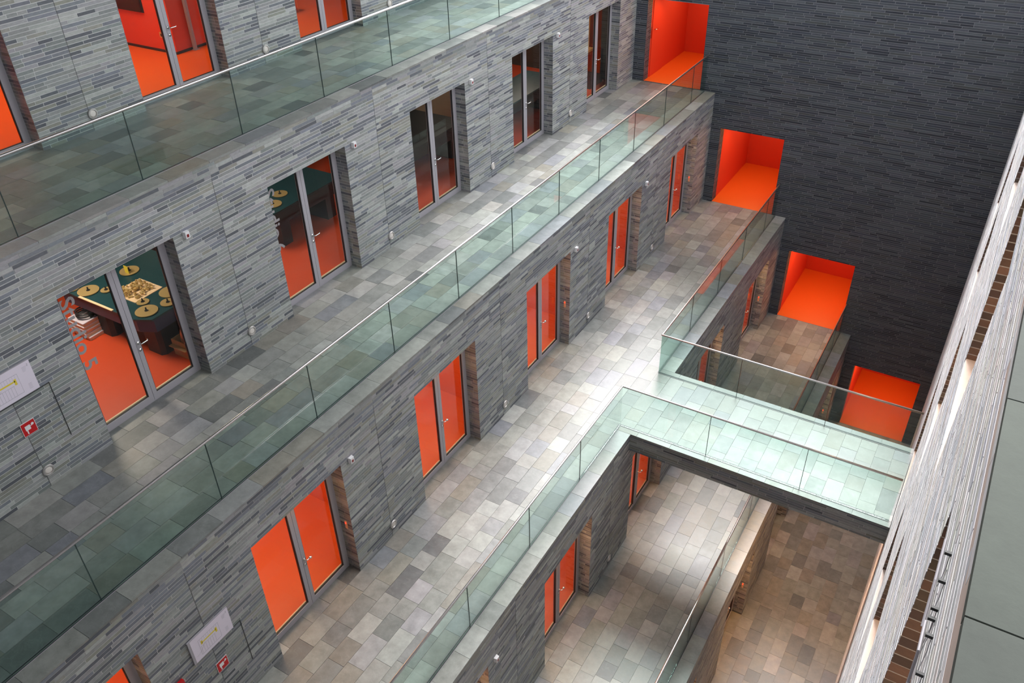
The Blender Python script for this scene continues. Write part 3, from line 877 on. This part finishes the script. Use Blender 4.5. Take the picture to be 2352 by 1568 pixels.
for (x, y, rd, lb) in ((-4.963, 1.742, 0.17, 'large gold film reel left of the door stile, Studio 5'), (-5.25, 1.66, 0.10, 'small gold film reel at the left end of the Studio 5 table'),
                       (-3.615, 1.80, 0.175, 'large gold film reel nearest the glass, Studio 5'), (-3.885, 1.95, 0.10, 'brown centred film reel behind the nearest reel, Studio 5'),
                       (-3.52, 2.14, 0.12, 'small film reel at the right end of the table, Studio 5'), (-3.745, 2.38, 0.18, 'large film reel by the right door frame, Studio 5'),
                       (-4.72, 1.90, 0.09, 'small brown film reel beside the door stile, Studio 5'), (-4.9, 2.5, 0.16, 'film reel far back on the table under a yellow card, Studio 5')):
    reel(x, y, zt, rd, lb)
t = thing('parts_tray', (-4.27, 2.12, zt), 'pale tray heaped with small gold film cores on the editing table', 'tray')
part(MB().box(-4.55, -3.98, 1.88, 2.42, zt, zt + 0.012), 'tray', MT['cream'], t)
m = MB()
for i in range(90):
    a, b = random.uniform(-4.5, -4.03), random.uniform(1.92, 2.38)
    h = zt + 0.012 + random.uniform(0, 0.05) * (1 - min(1, math.hypot(a + 4.27, b - 2.15) / 0.35))
    m.tube([(a, b, h), (a + random.uniform(-.01, .01), b + random.uniform(-.01, .01), h + random.uniform(0.02, 0.045))], random.uniform(0.012, 0.025), 8)
o = part(m, 'film_cores', MT['brass'], t); o['kind'] = 'stuff'
t = thing('note_card', (-4.85, 2.45, zt + 0.1), 'small yellow card standing on the far film reel', 'card')
part(MB().box(-4.9, -4.8, 2.42, 2.425, zt + 0.023, zt + 0.16), 'card', MT['yellow'], t)
for i in range(5):
    t = thing('film_box', (-5.12, 1.62, HB + 0.003 + i * 0.07), 'flat white film box in the stack left of the editing table, %s from the floor' % ORDN[i], 'box', 'stack of flat film boxes')
    dx = random.uniform(-0.02, 0.02)
    part(MB().box(-5.33 + dx, -4.95 + dx, 1.46 + dx, 1.80 + dx, HB + 0.004 + i * 0.07, HB + 0.055 + i * 0.07), 'tray', MT['cream'], t)
    part(MB().box(-5.34 + dx, -4.94 + dx, 1.45 + dx, 1.81 + dx, HB + 0.055 + i * 0.07, HB + 0.069 + i * 0.07), 'lid', MT['paper'], t)
t = thing('cable_coil', (-5.1, 1.63, HB + 0.36), 'black cable coil lying on the stack of film boxes', 'cable')
part(MB().tube([(-5.12 + 0.14 * math.cos(a / 3), 1.63 + 0.13 * math.sin(a / 3), HB + 0.37 + 0.002 * a) for a in range(60)], 0.014, 6), 'coil', MT['black'], t)
t = thing('cardboard_box', (-3.2, 2.12, HB), 'open cardboard box on the red floor by the right door frame', 'box')
m = MB(); z0, z1 = HB + 0.004, HB + 0.30
m.box(-3.40, -3.02, 1.92, 1.935, z0, z1).box(-3.40, -3.02, 2.36, 2.375, z0, z1).box(-3.40, -3.385, 1.935, 2.36, z0, z1).box(-3.035, -3.02, 1.935, 2.36, z0, z1).box(-3.385, -3.035, 1.935, 2.36, z0, z0 + 0.01)
part(m, 'carton', MT['card'], t)
part(MB().box(-3.40, -3.02, 1.85, 1.922, z1 - 0.10, z1 - 0.09), 'flap', MT['card'], t)
t = thing('foil_bundle', (-3.2, 2.14, HB + 0.02), 'copper coloured wrapped bundle sticking out of the cardboard box', 'bundle')
part(MB().tube([(-3.22, 2.10, HB + 0.02), (-3.21, 2.12, HB + 0.15), (-3.2, 2.15, HB + 0.4), (-3.21, 2.17, HB + 0.52), (-3.22, 2.2, HB + 0.58)], [0.10, 0.15, 0.15, 0.10, 0.03], 9), 'wrapping', MT['copper'], t)
t = thing('equipment_rack', (-5.6, 3.6, HB), 'tall black equipment rack with a slanted pale screen behind the editing table', 'rack')
part(MB().box(-6.7, -5.55, 2.9, 4.3, HB + 0.004, HB + 1.7), 'cabinet', MT['black'], t)
part(MB().prism([(-5.549, 3.0), (-5.515, 3.0), (-5.515, 3.5), (-5.549, 3.5)], HB + 0.95, HB + 1.35), 'screen', MT['beige'], t)
t = thing('lounge_bench', (-6.0, 1.5, HB), 'pale grey bench in the dark back of the Studio 5 room', 'bench')
part(MB().box(-7.3, -6.7, 0.2, 2.6, HB + 0.35, HB + 0.5), 'seat', MT['alu'], t)
part(MB().box(-7.25, -6.75, 0.3, 2.5, HB + 0.004, HB + 0.35), 'base', MT['black'], t)

def desk(x0, x1, y0, y1, top, label):
    t = thing('editing_table', ((x0 + x1) / 2, (y0 + y1) / 2, HB), label, 'table')
    part(MB().box(x0, x1, y0, y1, HB + 0.78, HB + 0.82), 'table_top', top, t)
    part(MB().box(x0 + 0.04, x1 - 0.06, y0 + 0.05, y1 - 0.05, HB + 0.5, HB + 0.78), 'apron', MT['black'], t)
    for yy in (y0 + 0.25, y1 - 0.45):
        part(MB().box(x0 + 0.1, x1 - 0.1, yy, yy + 0.25, HB + 0.004, HB + 0.5), 'pedestal', MT['black'], t)
desk(-5.4, -4.25, 5.2, 7.2, MT['tabletop'], 'dark film editing table in the second studio, gold reels on its left end')
reel(-4.55, 5.55, zt, 0.17, 'gold film reel at the table edge in the second studio, nearest the glass')
reel(-4.75, 5.95, zt, 0.15, 'gold film reel in the second studio behind the left pane, farther back')
desk(-5.6, -3.75, 8.2, 11.0, MT['black'], 'wide black topped desk behind the third studio door')
t = thing('speaker_cabinet', (-6.2, 8.0, HB), 'black loudspeaker cabinet on a pole behind the third studio door', 'speaker')
part(MB().box(-6.5, -5.8, 7.4, 8.9, HB + 1.15, HB + 2.0), 'cabinet', MT['black'], t)
part(MB().tube([(-6.2, 8.0, HB + 0.01), (-6.2, 8.0, HB + 1.15)], 0.02, 8), 'pole', MT['black'], t)
part(MB().tube([(-6.2, 8.0, HB + 0.004), (-6.2, 8.0, HB + 0.02)], 0.25, 16), 'foot', MT['black'], t)
t = thing('curved_partition', (-5.2, 12.5, HB), 'beige curved partition in the dark room behind the fourth studio door', 'partition')
m = MB(); pr = [(-5.3 + 0.25 * math.sin(i / 10 * 3.14), 11.2 + i * 0.27) for i in range(11)]
m.prism(pr + [(a - 0.05, b) for a, b in reversed(pr)], HB + 0.004, HB + 1.75)
part(m, 'panel', MT['beige'], t)
desk(-4.3, -3.3, 12.0, 14.8, MT['tabletop'], 'dark desk close behind the fourth studio door')
t = thing('desk_ornament', (-3.75, 12.4, zt), 'small dark round ornament on the desk of the fourth studio', 'ornament')
part(MB().tube([(-3.75, 12.4, zt), (-3.75, 12.4, zt + 0.02), (-3.75, 12.4, zt + 0.08), (-3.75, 12.4, zt + 0.13)], [0.06, 0.09, 0.07, 0.01], 12), 'body', MT['copper'], t, True)
t = thing('drawer_cabinet', (-3.2, 16.5, HB), 'black drawer cabinet behind the last studio door', 'cabinet')
part(MB().box(-3.75, -3.15, 16.35, 17.1, HB + 0.004, HB + 0.95), 'body', MT['black'], t)
t = thing('wooden_easel', (-3.5, 16.8, HB + 0.955), 'pale wooden easel standing on the black cabinet behind the last studio door', 'easel')
part(MB().tube([(-3.35, 16.55, HB + 0.975), (-3.5, 16.9, HB + 2.1)], 0.025, 6), 'leg', MT['wood'], t)
part(MB().tube([(-3.5, 16.75, HB + 0.975), (-3.5, 16.9, HB + 2.1)], 0.025, 6), 'leg', MT['wood'], t)
part(MB().box(-3.5, -3.3, 16.5, 16.8, HB + 0.956, HB + 1.02), 'ledge', MT['wood'], t)

# top terrace, red room with the screen
t = thing('partition_block', (-7.9, 7.2, HA), 'red painted wall block with a black skirting in the red room, top terrace', 'partition')
part(MB().box(-9.45, -6.93, 6.06, 8.3, HA + 0.004, HA + 2.8), 'block', MT['redpaint'], t)
part(MB().box(-9.45, -6.915, 6.045, 6.06, HA + 0.004, HA + 0.05).box(-6.93, -6.915, 6.06, 8.3, HA + 0.004, HA + 0.05), 'skirting', MT['black'], t)
t = thing('wall_screen', (-7.9, 6.04, HA + 0.75), 'large dark screen hanging on the red wall of the top terrace room', 'screen')
part(MB().box(-9.3, -7.62, 6.00, 6.04, HA + 0.72, HA + 2.4), 'panel', MT['screen'], t)
part(MB().box(-9.32, -7.60, 6.04, 6.058, HA + 0.70, HA + 2.42), 'mount', MT['black'], t)
t = thing('wall_socket', (-7.13, 6.05, HA + 0.33), 'small orange double wall socket on the red wall, left of the door stile', 'socket')
part(MB().box(-7.30, -7.08, 6.047, 6.059, HA + 0.28, HA + 0.38), 'plate', MT['wood'], t)
part(MB().box(-7.27, -7.21, 6.043, 6.047, HA + 0.305, HA + 0.355).box(-7.17, -7.11, 6.043, 6.047, HA + 0.305, HA + 0.355), 'outlet', MT['black'], t)
t = thing('steel_post', (-6.86, 6.5, HA), 'grey steel post at the corner of the red room, top terrace', 'post')
part(MB().box(-6.90, -6.84, 6.42, 6.48, HA + 0.004, HA + 2.8), 'post', MT['alu'], t)
part(MB().box(-6.91, -6.81, 6.40, 6.52, HA + 0.0035, HA + 0.012), 'foot_plate', MT['alu'], t)
t = thing('chair', (-7.2, 9.3, HA), 'slender steel legged chair in the red room at the top of the view', 'chair')
for (a, b) in ((-7.4, 9.1), (-7.0, 9.1), (-7.4, 9.5), (-7.0, 9.5)):
    part(MB().tube([(a, b, HA + 0.004), (a, b, HA + 0.45)], 0.012, 6), 'leg', MT['chrome'], t)
part(MB().box(-7.43, -6.97, 9.07, 9.53, HA + 0.45, HA + 0.48), 'seat', MT['black'], t)
part(MB().box(-7.43, -7.40, 9.07, 9.53, HA + 0.55, HA + 0.9), 'backrest', MT['black'], t)
for yy in (9.1, 9.5): part(MB().tube([(-7.41, yy, HA + 0.47), (-7.41, yy, HA + 0.6)], 0.012, 6), 'back_post', MT['chrome'], t)
